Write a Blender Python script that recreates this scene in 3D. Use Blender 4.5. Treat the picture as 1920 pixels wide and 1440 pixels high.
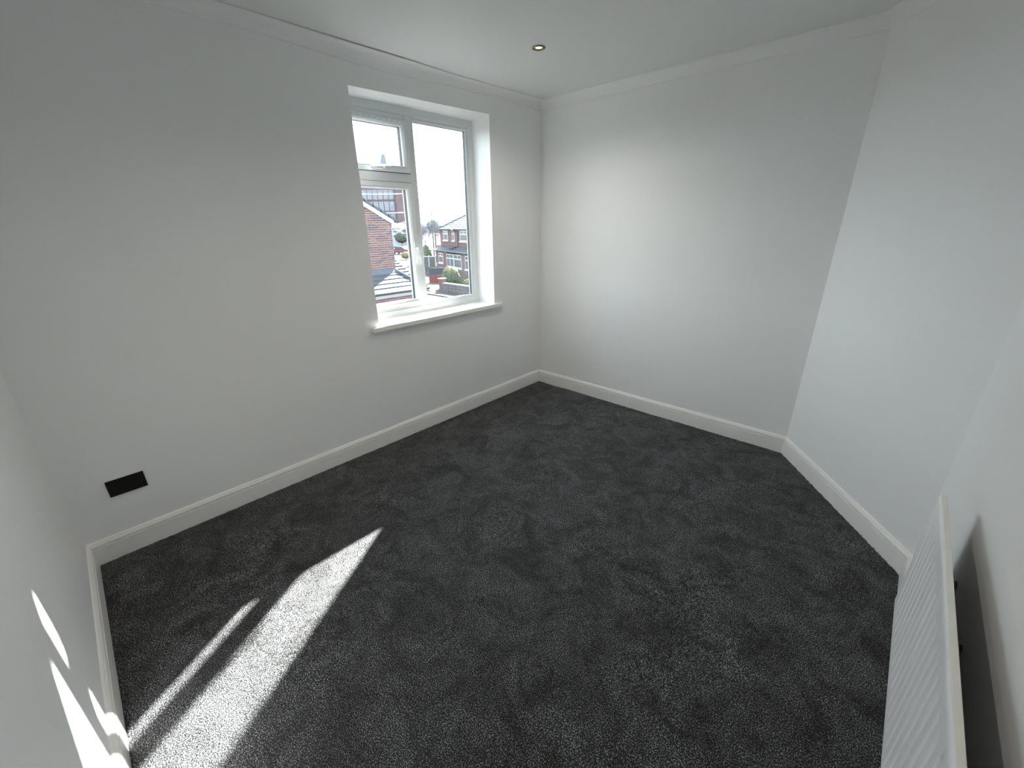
import bpy, math, random
from mathutils import Vector, Matrix
import numpy as np
random.seed(7)
for o in list(bpy.data.objects): bpy.data.objects.remove(o)
SC = bpy.context.scene
COL = SC.collection

# ------------------------------------------------------------------ camera, sky, sun, exposure
def make_camera():
    cd = bpy.data.cameras.new('camera'); cam = bpy.data.objects.new('camera', cd); COL.objects.link(cam)
    r = Vector((0.73176214, 0.68143724, -0.01294077)); u = Vector((-0.23811795, 0.27340155, 0.93196107)); f = Vector((-0.638611, 0.6788924, -0.36232734))
    m = Matrix((( r.x, u.x, -f.x), (r.y, u.y, -f.y), (r.z, u.z, -f.z))).to_4x4()
    m.translation = Vector((2.64133, -3.22823, 1.575)); cam.matrix_world = m
    cd.sensor_fit = 'HORIZONTAL'; cd.sensor_width = 36.0; cd.lens = 36.0 * 775.63 / 1920.0
    cd.clip_start = 0.02; cd.clip_end = 3000
    SC.camera = cam
make_camera()

w = bpy.data.worlds.new('sky'); SC.world = w; w.use_nodes = True
bg = w.node_tree.nodes['Background']
# hazy bright sky: milky and strongest at the horizon, deeper and bluer overhead
_n, _l = w.node_tree.nodes, w.node_tree.links
_tc = _n.new('ShaderNodeTexCoord'); _sx = _n.new('ShaderNodeSeparateXYZ'); _cr = _n.new('ShaderNodeValToRGB')
_l.new(_tc.outputs['Generated'], _sx.inputs[0]); _l.new(_sx.outputs['Z'], _cr.inputs['Fac']); _l.new(_cr.outputs['Color'], bg.inputs[0])
_e = _cr.color_ramp.elements
_e[0].position = 0.0; _e[0].color = (0.84, 0.94, 1.0, 1); _e[1].position = 0.9; _e[1].color = (0.26, 0.34, 0.44, 1)
_m = _cr.color_ramp.elements.new(0.30); _m.color = (0.58, 0.68, 0.76, 1)
bg.inputs[1].default_value = 7.3

sd = bpy.data.lights.new('sun', 'SUN'); sd.energy = 60; sd.angle = math.radians(0.9); sd.color = (1.0, 0.98, 0.95)
sun = bpy.data.objects.new('sun', sd); COL.objects.link(sun)
sun.location = (-30, 45, 30)
sun.rotation_euler = Vector((1.0, -1.55, -1.135)).to_track_quat('-Z', 'Y').to_euler()

vs = SC.view_settings
SC.display_settings.display_device = 'sRGB'
vs.view_transform = 'Standard'; vs.look = 'None'; vs.exposure = 0.56; vs.gamma = 1.0; vs.use_curve_mapping = False
SC.cycles.max_bounces = 14; SC.cycles.diffuse_bounces = 9; SC.cycles.transparent_max_bounces = 24
SC.cycles.caustics_reflective = False; SC.cycles.caustics_refractive = False
SC.cycles.sample_clamp_indirect = 6.0

# ------------------------------------------------------------------ materials
def mat(name, col, rough=0.6, metal=0.0, spec=0.5, noise=None, bump=None, emit=None):
    m = bpy.data.materials.new(name); m.use_nodes = True
    nt = m.node_tree; N = nt.nodes; L = nt.links; b = N['Principled BSDF']
    b.inputs['Base Color'].default_value = (*col, 1); b.inputs['Roughness'].default_value = rough
    b.inputs['Metallic'].default_value = metal; b.inputs['Specular IOR Level'].default_value = spec
    tc = N.new('ShaderNodeTexCoord')
    if noise:   # (scale, amount)
        n = N.new('ShaderNodeTexNoise'); n.inputs['Scale'].default_value = noise[0]; n.inputs['Detail'].default_value = 4
        L.new(tc.outputs['Object'], n.inputs['Vector'])
        r = N.new('ShaderNodeValToRGB'); a = noise[1]
        r.color_ramp.elements[0].position = 0.3; r.color_ramp.elements[1].position = 0.7
        r.color_ramp.elements[0].color = (*[c * (1 - a) for c in col], 1); r.color_ramp.elements[1].color = (*[min(1, c * (1 + a)) for c in col], 1)
        L.new(n.outputs['Fac'], r.inputs['Fac']); L.new(r.outputs['Color'], b.inputs['Base Color'])
    if bump:    # (scale, strength, distance)
        n = N.new('ShaderNodeTexNoise'); n.inputs['Scale'].default_value = bump[0]; n.inputs['Detail'].default_value = 3
        L.new(tc.outputs['Object'], n.inputs['Vector'])
        bp = N.new('ShaderNodeBump'); bp.inputs['Strength'].default_value = bump[1]; bp.inputs['Distance'].default_value = bump[2]
        L.new(n.outputs['Fac'], bp.inputs['Height']); L.new(bp.outputs['Normal'], b.inputs['Normal'])
    if emit:
        b.inputs['Emission Color'].default_value = (*emit[0], 1); b.inputs['Emission Strength'].default_value = emit[1]
    return m

M = {}
M['wall'] = mat('wall_paint', (0.875, 0.882, 0.88), 0.55, noise=(1.2, 0.012), bump=(160, 0.08, 0.001))
M['ceiling'] = mat('ceiling_paint', (0.77, 0.785, 0.78), 0.6, bump=(120, 0.06, 0.001))
M['coving'] = mat('coving_paint', (0.875, 0.882, 0.88), 0.6)
M['gloss'] = mat('white_gloss_woodwork', (0.88, 0.875, 0.855), 0.32, noise=(3, 0.015))
M['upvc'] = mat('white_plastic_frame', (0.66, 0.69, 0.70), 0.28)
M['gasket'] = mat('black_glazing_spacer', (0.006, 0.006, 0.008), 0.5)
M['rad'] = mat('radiator_enamel', (0.88, 0.885, 0.91), 0.28)
M['radtrim'] = mat('radiator_cream_edge', (0.82, 0.80, 0.74), 0.4)
M['radback'] = mat('radiator_back_shade', (0.22, 0.20, 0.18), 0.7)  # darkened to deepen the shade in the gap behind the panel
M['steel'] = mat('galvanised_steel', (0.30, 0.30, 0.30), 0.45, 0.8)
M['black'] = mat('black_plate', (0.004, 0.004, 0.004), 0.6, spec=0.2)
M['nickel'] = mat('brushed_nickel', (0.22, 0.21, 0.18), 0.4, 0.9)
M['lamp'] = mat('lamp_lens', (1, 0.95, 0.8), 0.4, emit=((1.0, 0.86, 0.48), 0.95))
M['slab'] = mat('floor_slab', (0.3, 0.3, 0.3), 0.9)

def glass_mat():
    m = bpy.data.materials.new('window_glass'); m.use_nodes = True
    nt = m.node_tree; N = nt.nodes; L = nt.links
    N.remove(N['Principled BSDF']); out = N['Material Output']
    t = N.new('ShaderNodeBsdfTransparent'); t.inputs[0].default_value = (0.985, 0.99, 0.985, 1)
    g = N.new('ShaderNodeBsdfGlossy'); g.inputs['Roughness'].default_value = 0.02
    fr = N.new('ShaderNodeLayerWeight'); fr.inputs['Blend'].default_value = 0.5
    pw = N.new('ShaderNodeMath'); pw.operation = 'POWER'; pw.inputs[1].default_value = 5.0; L.new(fr.outputs['Facing'], pw.inputs[0])
    mr = N.new('ShaderNodeMapRange'); mr.inputs[3].default_value = 0.025; mr.inputs[4].default_value = 0.7; L.new(pw.outputs[0], mr.inputs[0])
    mx = N.new('ShaderNodeMixShader'); L.new(mr.outputs[0], mx.inputs[0]); L.new(t.outputs[0], mx.inputs[1]); L.new(g.outputs[0], mx.inputs[2])
    L.new(mx.outputs[0], out.inputs[0]); return m
M['glass'] = glass_mat()

def carpet_mat():
    m = bpy.data.materials.new('charcoal_carpet'); m.use_nodes = True
    nt = m.node_tree; N = nt.nodes; L = nt.links; b = N['Principled BSDF']
    b.inputs['Roughness'].default_value = 0.6; b.inputs['Specular IOR Level'].default_value = 0.28
    b.inputs['Sheen Weight'].default_value = 0.02; b.inputs['Sheen Roughness'].default_value = 0.5
    tc = N.new('ShaderNodeTexCoord')
    # fleck of light and dark yarn ends
    v = N.new('ShaderNodeTexNoise'); v.inputs['Scale'].default_value = 255; v.inputs['Detail'].default_value = 2; v.inputs['Roughness'].default_value = 0.6
    L.new(tc.outputs['Object'], v.inputs['Vector'])
    r = N.new('ShaderNodeValToRGB'); e = r.color_ramp.elements
    e[0].position = 0.36; e[0].color = (0.004, 0.004, 0.0045, 1); e[1].position = 0.68; e[1].color = (0.37, 0.379, 0.398, 1)
    k = r.color_ramp.elements.new(0.52); k.color = (0.020, 0.0208, 0.0235, 1)
    L.new(v.outputs['Fac'], r.inputs['Fac'])
    # nap brushed different ways: broad soft patches
    n = N.new('ShaderNodeTexNoise'); n.inputs['Scale'].default_value = 5.5; n.inputs['Detail'].default_value = 10; n.inputs['Roughness'].default_value = 0.74; n.inputs['Distortion'].default_value = 0.9
    L.new(tc.outputs['Object'], n.inputs['Vector'])
    mr = N.new('ShaderNodeMapRange'); mr.inputs[1].default_value = 0.38; mr.inputs[2].default_value = 0.63; mr.inputs[3].default_value = 0.45; mr.inputs[4].default_value = 1.45
    L.new(n.outputs['Fac'], mr.inputs[0])
    mm = N.new('ShaderNodeVectorMath'); mm.operation = 'SCALE'
    L.new(r.outputs['Color'], mm.inputs[0]); L.new(mr.outputs[0], mm.inputs['Scale']); L.new(mm.outputs[0], b.inputs['Base Color'])
    bp = N.new('ShaderNodeBump'); bp.inputs['Strength'].default_value = 0.9; bp.inputs['Distance'].default_value = 0.006
    L.new(v.outputs['Fac'], bp.inputs['Height']); L.new(bp.outputs['Normal'], b.inputs['Normal'])
    return m
M['carpet'] = carpet_mat()

# outdoors (seen in full daylight; base colours darkened to offset the strong sky)
M['brick'] = mat('red_brick', (0.085, 0.034, 0.029), 0.85, noise=(9, 0.55))
M['mortar'] = mat('pale_mortar', (0.24, 0.215, 0.215), 0.9, noise=(6, 0.2))
M['brickwall'] = mat('red_brick_far', (0.098, 0.044, 0.042), 0.85, noise=(3, 0.25))
M['tile'] = mat('grey_roof_tile', (0.055, 0.060, 0.070), 0.55, noise=(5, 0.15))
M['tilepale'] = mat('pale_grey_roof_tile', (0.15,0.155,0.16), 0.7, noise=(2, 0.2))
M['tiledark'] = mat('slate_tile_edge', (0.019, 0.024, 0.036), 0.6)
M['tile_shade'] = mat('tile_shadow_line', (0.022, 0.024, 0.030), 0.85)  # shadow line of each course put into the edge colour
M['lead'] = mat('lead_flashing', (0.050, 0.055, 0.070), 0.6)
M['ext_white'] = mat('white_exterior_paint', (0.291, 0.300, 0.314), 0.5)
M['fascia'] = mat('lilac_white_fascia', (0.158, 0.148, 0.162), 0.5)
M['gutter'] = mat('dark_gutter', (0.011, 0.012, 0.014), 0.5)
M['darkglass'] = mat('dark_window_pane', (0.038, 0.045, 0.049), 0.15)
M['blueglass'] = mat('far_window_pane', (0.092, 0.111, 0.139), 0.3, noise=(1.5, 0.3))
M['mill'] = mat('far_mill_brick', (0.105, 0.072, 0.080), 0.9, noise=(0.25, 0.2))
M['ground'] = mat('pale_ground', (0.036, 0.035, 0.033), 0.95, noise=(0.25, 0.35))
M['road'] = mat('asphalt', (0.022, 0.022, 0.025), 0.9, noise=(0.8, 0.25))
M['kerb'] = mat('kerb_stone', (0.06,0.057,0.055), 0.9)
M['drive'] = mat('cream_paving', (0.085, 0.075, 0.055), 0.9, noise=(1, 0.1))
M['stone'] = mat('grey_stone', (0.079, 0.074, 0.076), 0.9, noise=(2.5, 0.35))
M['coping'] = mat('pale_coping', (0.168, 0.163, 0.154), 0.85)
M['cream'] = mat('cream_render', (0.187, 0.173, 0.145), 0.9)
M['redwall'] = mat('red_painted_wall', (0.12, 0.030, 0.032), 0.8, noise=(2, 0.15))
M['darkboard'] = mat('dark_fence_board', (0.025, 0.029, 0.038), 0.7)
M['greyboard'] = mat('grey_fence_board', (0.068, 0.068, 0.066), 0.8, noise=(2, 0.3))
M['brownboard'] = mat('brown_fence_board', (0.077, 0.059, 0.056), 0.8, noise=(2, 0.3))
M['bark'] = mat('bare_bark', (0.052, 0.048, 0.052), 0.9)
M['twig'] = mat('pale_twig', (0.115, 0.101, 0.115), 0.9)
M['pole'] = mat('weathered_pole', (0.083, 0.074, 0.069), 0.9)
M['leaf'] = mat('shrub_leaf', (0.053, 0.067, 0.041), 0.7, noise=(4, 0.4))
M['leafgold'] = mat('golden_leaf', (0.153, 0.134, 0.055), 0.7, noise=(5, 0.4))  # the garden shrub's own yellow; also paints sunlit tops
M['hedge'] = mat('conifer_leaf', (0.075, 0.100, 0.055), 0.8, noise=(2, 0.35))
M['fartree'] = mat('distant_foliage', (0.115, 0.130, 0.145), 0.9)  # distance haze put into the colour as pale blue-grey
M['farhill'] = mat('distant_hillside', (0.050, 0.060, 0.070), 0.95, noise=(0.02, 0.2))  # blue-grey stands in for haze over the hill
M['carred'] = mat('maroon_car_paint', (0.10, 0.022, 0.035), 0.25)
M['tyre'] = mat('tyre_rubber', (0.011, 0.011, 0.011), 0.8)
M['cable'] = mat('pale_cable', (0.237, 0.237, 0.251), 0.5)

# ------------------------------------------------------------------ mesh helpers
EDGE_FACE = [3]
class MB:
    def __init__(s): s.v = []; s.f = []
    def add(s, vs, fs):
        o = len(s.v); s.v += [tuple(v) for v in vs]; s.f += [tuple(i + o for i in f) for f in fs]; return s
    def box(s, x0, x1, y0, y1, z0, z1):
        v = [(x, y, z) for z in (z0, z1) for y in (y0, y1) for x in (x0, x1)]
        return s.add(v, [(0, 2, 3, 1), (4, 5, 7, 6), (0, 1, 5, 4), (2, 6, 7, 3), (0, 4, 6, 2), (1, 3, 7, 5)])
    def hexa(s, b, t):   # bottom 4, top 4 (same order)
        return s.add(list(b) + list(t), [(3, 2, 1, 0), (4, 5, 6, 7), (0, 1, 5, 4), (1, 2, 6, 5), (2, 3, 7, 6), (3, 0, 4, 7)])
    def tube(s, pts, r, n=8, r1=None, cap=True):
        pts = [Vector(p) for p in pts]; k = len(pts); rings = []
        for i, p in enumerate(pts):
            d = (pts[min(i + 1, k - 1)] - pts[max(i - 1, 0)]).normalized()
            a = d.orthogonal().normalized() if abs(d.z) < .99 else Vector((1, 0, 0))
            if abs(d.z) < .95: a = d.cross(Vector((0, 0, 1))).normalized()
            b = d.cross(a)
            rr = r + ((r1 if r1 is not None else r) - r) * i / (k - 1)
            rings.append([p + (a * math.cos(2 * math.pi * j / n) + b * math.sin(2 * math.pi * j / n)) * rr for j in range(n)])
        v = [q for R_ in rings for q in R_]; f = []
        for i in range(k - 1):
            for j in range(n): f.append((i * n + j, i * n + (j + 1) % n, (i + 1) * n + (j + 1) % n, (i + 1) * n + j))
        if cap: f += [tuple(range(n))[::-1], tuple(range((k - 1) * n, k * n))]
        return s.add(v, f)
    def lathe(s, prof, c, n=32):   # prof (r, z)
        v = []; f = []; k = len(prof)
        for j in range(n):
            a = 2 * math.pi * j / n
            v += [(c[0] + r * math.cos(a), c[1] + r * math.sin(a), c[2] + z) for r, z in prof]
        for j in range(n):
            for i in range(k - 1): f.append((j * k + i, ((j + 1) % n) * k + i, ((j + 1) % n) * k + i + 1, j * k + i + 1))
        return s.add(v, f)
    def frame(s, y0, y1, z0, z1, prof):   # rectangle in the YZ plane, closed profile of (inset, x)
        k = len(prof); v = []
        for (cy, cz, sy, sz) in ((y0, z0, 1, 1), (y1, z0, -1, 1), (y1, z1, -1, -1), (y0, z1, 1, -1)):
            v += [(x, cy + sy * t, cz + sz * t) for t, x in prof]
        f = [(c * k + i, c * k + (i + 1) % k, ((c + 1) % 4) * k + (i + 1) % k, ((c + 1) % 4) * k + i) for c in range(4) for i in range(k)]
        return s.add(v, f)
    def xf(s, m): s.v = [tuple(m @ Vector(v)) for v in s.v]; return s
    def build(s, name, material=None, parent=None, smooth=False, bevel=0, **props):
        me = bpy.data.meshes.new(name); me.from_pydata(s.v, [], s.f); me.validate()
        import bmesh
        bm = bmesh.new(); bm.from_mesh(me); bmesh.ops.recalc_face_normals(bm, faces=bm.faces); bm.to_mesh(me); bm.free()
        if material: me.materials.append(material)
        if smooth:
            for p in me.polygons: p.use_smooth = True
        o = bpy.data.objects.new(name, me); COL.objects.link(o)
        if parent: o.parent = parent
        if bevel:
            b = o.modifiers.new('b', 'BEVEL'); b.width = bevel; b.segments = 2; b.limit_method = 'ANGLE'
        if smooth == 'auto':
            pass
        for k_, val in props.items(): o[k_] = val
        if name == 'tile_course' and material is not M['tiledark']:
            me.materials.append(M['tile_shade'])  # dark front face draws the shadow line between courses
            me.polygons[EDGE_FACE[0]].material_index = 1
        return o

def empty(name, loc=(0, 0, 0), **props):
    o = bpy.data.objects.new(name, None); o.location = loc; COL.objects.link(o); o.empty_display_size = 0.1
    for k_, v_ in props.items(): o[k_] = v_
    return o
def thing(name, label, category, group=None, loc=(0, 0, 0)):
    o = empty(name, loc, label=label, category=category)
    if group: o['group'] = group
    return o
def tag(o, label, category, group=None):
    o['label'] = label; o['category'] = category
    if group: o['group'] = group
    return o
def inst(o, parent, loc=(0, 0, 0), rot=(0, 0, 0), scale=(1, 1, 1)):
    c = o.copy(); COL.objects.link(c); c.parent = parent; c.location = loc; c.rotation_euler = rot; c.scale = scale; return c

# ------------------------------------------------------------------ room shell
V = [Vector(p) for p in ((-0.0076, -3.4946), (0.0, 0.0), (2.2786, 0.0229), (2.9649, -0.8860), (2.9649, -3.5263))]
SIDES = ['left', 'back', 'angled', 'right', 'near']   # wall i runs V[i] -> V[i+1]
CEIL = 2.535; COV = 2.470; NV = 5
def off(i, t):   # corner i moved inwards by t
    a, b, c = V[i - 1], V[i], V[(i + 1) % NV]
    d1 = (b - a).normalized(); d2 = (c - b).normalized()
    n1 = Vector((d1.y, -d1.x)); n2 = Vector((d2.y, -d2.x))
    p1 = b + n1 * t; p2 = b + n2 * t
    den = d1.x * d2.y - d1.y * d2.x
    s_ = ((p2.x - p1.x) * d2.y - (p2.y - p1.y) * d2.x) / den
    return p1 + d1 * s_

WY0, WY1, WZ0, WZ1 = -1.774, -0.633, 0.900, 2.350   # window opening
RD = 0.20                                            # reveal depth to the frame face
def build_walls():
    for i, sname in enumerate(SIDES):
        if sname == 'left':
            mb = MB()
            T = -0.27; Y0 = V[0].y - .12; Y1 = .12
            # front face with skew is tiny: four boxes round the opening
            mb.hexa([(-.0076, Y0, -.1), (-.0039, WY0, -.1), (T, WY0, -.1), (T, Y0, -.1)], [(-.0076, Y0, CEIL + .1), (-.0039, WY0, CEIL + .1), (T, WY0, CEIL + .1), (T, Y0, CEIL + .1)])
            mb.hexa([(-.0014, WY1, -.1), (0, Y1, -.1), (T, Y1, -.1), (T, WY1, -.1)], [(-.0014, WY1, CEIL + .1), (0, Y1, CEIL + .1), (T, Y1, CEIL + .1), (T, WY1, CEIL + .1)])
            # apron and lintel; the plaster head drops slightly towards the frame
            mb.hexa([(-.0039, WY0, -.1), (-.0014, WY1, -.1), (T, WY1, -.1), (T, WY0, -.1)], [(-.0039, WY0, WZ0), (-.0014, WY1, WZ0), (T, WY1, WZ0), (T, WY0, WZ0)])
            mb.hexa([(-.0039, WY0, WZ1 - .015), (-.0014, WY1, WZ1 + .004), (T, WY1, WZ1 - .016), (T, WY0, WZ1 - .018)], [(-.0039, WY0, CEIL + .1), (-.0014, WY1, CEIL + .1), (T, WY1, CEIL + .1), (T, WY0, CEIL + .1)])
            o = mb.build('wall_left', M['wall'])
        else:
            a, b = V[i], V[(i + 1) % NV]
            A, B = off(i, -.12), off((i + 1) % NV, -.12)
            mb = MB().hexa([(a.x, a.y, -.1), (b.x, b.y, -.1), (B.x, B.y, -.1), (A.x, A.y, -.1)], [(a.x, a.y, CEIL + .1), (b.x, b.y, CEIL + .1), (B.x, B.y, CEIL + .1), (A.x, A.y, CEIL + .1)])
            o = mb.build('wall_' + sname, M['wall'])
        o['kind'] = 'structure'
    P = [off(i, -.12) for i in range(NV)]
    mb = MB(); mb.add([(p.x, p.y, CEIL) for p in P] + [(p.x, p.y, CEIL + .15) for p in P], [(0, 1, 2, 3, 4), (9, 8, 7, 6, 5)] + [(i, i + 5, (i + 1) % 5 + 5, (i + 1) % 5) for i in range(5)])
    mb.build('ceiling', M['ceiling'], kind='structure')
    mb = MB(); mb.add([(p.x, p.y, -.012) for p in P] + [(p.x, p.y, -.2) for p in P], [(0, 1, 2, 3, 4), (9, 8, 7, 6, 5)] + [(i, i + 5, (i + 1) % 5 + 5, (i + 1) % 5) for i in range(5)])
    mb.build('floor', M['slab'], kind='structure')
build_walls()

SKIRT = [(0, -.01), (.018, -.01), (.018, .088), (.0172, .0905), (.0075, .0912), (.0075, .0952), (.0155, .0960), (.0158, .101), (.0145, .107), (.0115, .1125), (.0095, .114), (.0090, .118), (.0065, .121), (.003, .1225), (0, .1225)]
def skirting():
    for i, sname in enumerate(SIDES):
        v = []; k = len(SKIRT)
        for j in (i, (i + 1) % NV):
            for t, z in SKIRT:
                p = off(j, t); v.append((p.x, p.y, z))
        f = [(a, (a + 1) % k, k + (a + 1) % k, k + a) for a in range(k)] + [tuple(range(k))[::-1], tuple(range(k, 2 * k))]
        MB().add(v, f).build('baseboard_' + sname, M['gloss'], kind='structure')
skirting()

def coving():
    # concave plaster cove; the one over the window is old and wavy, with an open joint against the ceiling
    prof = [(0, 0), (.005, 0), (.008, .003)]
    R_ = .054
    for q in range(9):
        a = math.pi / 2 * q / 8
        prof.append((.064 - R_ * math.cos(a), .005 + R_ * math.sin(a)))
    prof += [(.070, .060), (.070, .0655), (0, .0655)]
    k = len(prof)
    for i, sname in enumerate(SIDES):
        ns = 40 if sname == 'left' else 1
        v = []
        for s_ in range(ns + 1):
            u_ = s_ / ns
            for t, z in prof:
                if sname == 'left':
                    y = u_ * 3.4946 - 3.4946
                    tt = t * (0.72 + .14 * math.sin(y * 2.3 + .4)) if u_ not in (0, 1) else t
                    edge = min(1, u_ * 8, (1 - u_) * 5)
                    tt = t + (t * (0.66 + .10 * math.sin(y * 3.1 + 1.0) + .05 * math.sin(y * 7.7)) - t) * edge
                    gap = .0042 * math.exp(-((y + 1.65) / .45) ** 2) + .0012 * edge
                    dip = -.017 * math.exp(-((y + 1.55) / .5) ** 2) + .003 * math.sin(y * 5) * edge
                    zz = COV + z + dip * (1 - z / .0655) - gap * (z / .0655)
                    p = off(0, tt).lerp(off(1, tt), u_)
                else:
                    p = off(i, t).lerp(off((i + 1) % NV, t), u_); zz = COV + z
                v.append((p.x, p.y, zz))
        f = []
        for s_ in range(ns):
            for a in range(k): f.append((s_ * k + a, s_ * k + (a + 1) % k, (s_ + 1) * k + (a + 1) % k, (s_ + 1) * k + a))
        f += [tuple(range(k))[::-1], tuple(range(ns * k, ns * k + k))]
        MB().add(v, f).build('trim_%d' % (i + 1), M['coving'], kind='structure', label='white concave coving along the top of the %s wall' % sname)
coving()

# ------------------------------------------------------------------ carpet
def carpet():
    step = .02
    P = [off(i, .0172) for i in range(NV)]
    xs = np.arange(0.01, 2.951, step); ys = np.arange(-3.515, 0.01, step)
    def clampin(x, y):
        p = Vector((x, y)); d = 1e9
        for i in range(NV):
            a, b = P[i], P[(i + 1) % NV]; e = (b - a).normalized(); n = Vector((e.y, -e.x)); q = (p - a).dot(n)
            if q < 0: p = p - n * q; q = 0
            d = min(d, q)
        return p.x, p.y, d
    v = []; idx = {}; f = []
    rnd = random.Random(3)
    ph = [(rnd.uniform(3, 26), rnd.uniform(0, 6.28), rnd.uniform(0, 6.28)) for _ in range(26)]
    for a, x in enumerate(xs):
        for b, y in enumerate(ys):
            X, Y, d = clampin(x, y)
            h = 0
            for fr, an, p0 in ph: h += math.sin(fr * (X * math.cos(an) + Y * math.sin(an)) + p0) / fr
            z = .0012 * h
            if d < .001: z -= .003 + rnd.uniform(0, .0035)
            idx[a, b] = len(v); v.append((X, Y, z))
    for a in range(len(xs) - 1):
        for b in range(len(ys) - 1): f.append((idx[a, b], idx[a + 1, b], idx[a + 1, b + 1], idx[a, b + 1]))
    o = MB().add(v, f).build('carpet', M['carpet'], smooth=True)
    tag(o, 'charcoal black fitted carpet with brushed mottled pile covering the floor', 'carpet')
    # tufts of yarn standing out of the pile, one mesh nobody could count
    rng = np.random.default_rng(5); n = 150000
    X = rng.uniform(.02, 2.94, n); Y = rng.uniform(-3.5, -.02, n)
    ok = np.ones(n, bool)
    for i in range(NV):
        a, b = P[i], P[(i + 1) % NV]; e = (b - a).normalized()
        ok &= ((X - a.x) * e.y + (Y - a.y) * -e.x) > .003
    X, Y = X[ok], Y[ok]; n = len(X)
    H = np.zeros(n)
    for fr, an, p0 in ph: H += np.sin(fr * (X * math.cos(an) + Y * math.sin(an)) + p0) / fr
    Z = .0012 * H - .002
    A = rng.uniform(0, 2 * math.pi, n)
    # lean follows a slowly turning nap direction
    nap = 2.5 * np.sin(X * 3.1 + 1.3 * np.sin(Y * 2.7)) + 2.0 * np.cos(Y * 3.7 + 1.1 * np.sin(X * 4.1))
    ln = rng.uniform(.002, .006, n); hh = rng.uniform(.005, .009, n); wd = rng.uniform(.0010, .0018, n)
    lx, ly = np.cos(nap + rng.normal(0, .8, n)) * ln, np.sin(nap + rng.normal(0, .8, n)) * ln
    wx, wy = np.cos(A) * wd, np.sin(A) * wd
    co = np.empty((n, 3, 3), np.float32)
    co[:, 0] = np.stack([X - wx, Y - wy, Z], 1); co[:, 1] = np.stack([X + wx, Y + wy, Z], 1); co[:, 2] = np.stack([X + lx, Y + ly, Z + hh], 1)
    me = bpy.data.meshes.new('pile'); me.vertices.add(n * 3); me.loops.add(n * 3); me.polygons.add(n)
    me.vertices.foreach_set('co', co.ravel()); me.loops.foreach_set('vertex_index', np.arange(n * 3, dtype=np.int32))
    me.polygons.foreach_set('loop_start', np.arange(0, n * 3, 3, dtype=np.int32)); me.polygons.foreach_set('loop_total', np.full(n, 3, np.int32))
    me.update(); me.validate(); me.materials.append(M['carpet'])
    p = bpy.data.objects.new('pile', me); COL.objects.link(p); p.parent = o; p['kind'] = 'stuff'
carpet()

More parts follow.
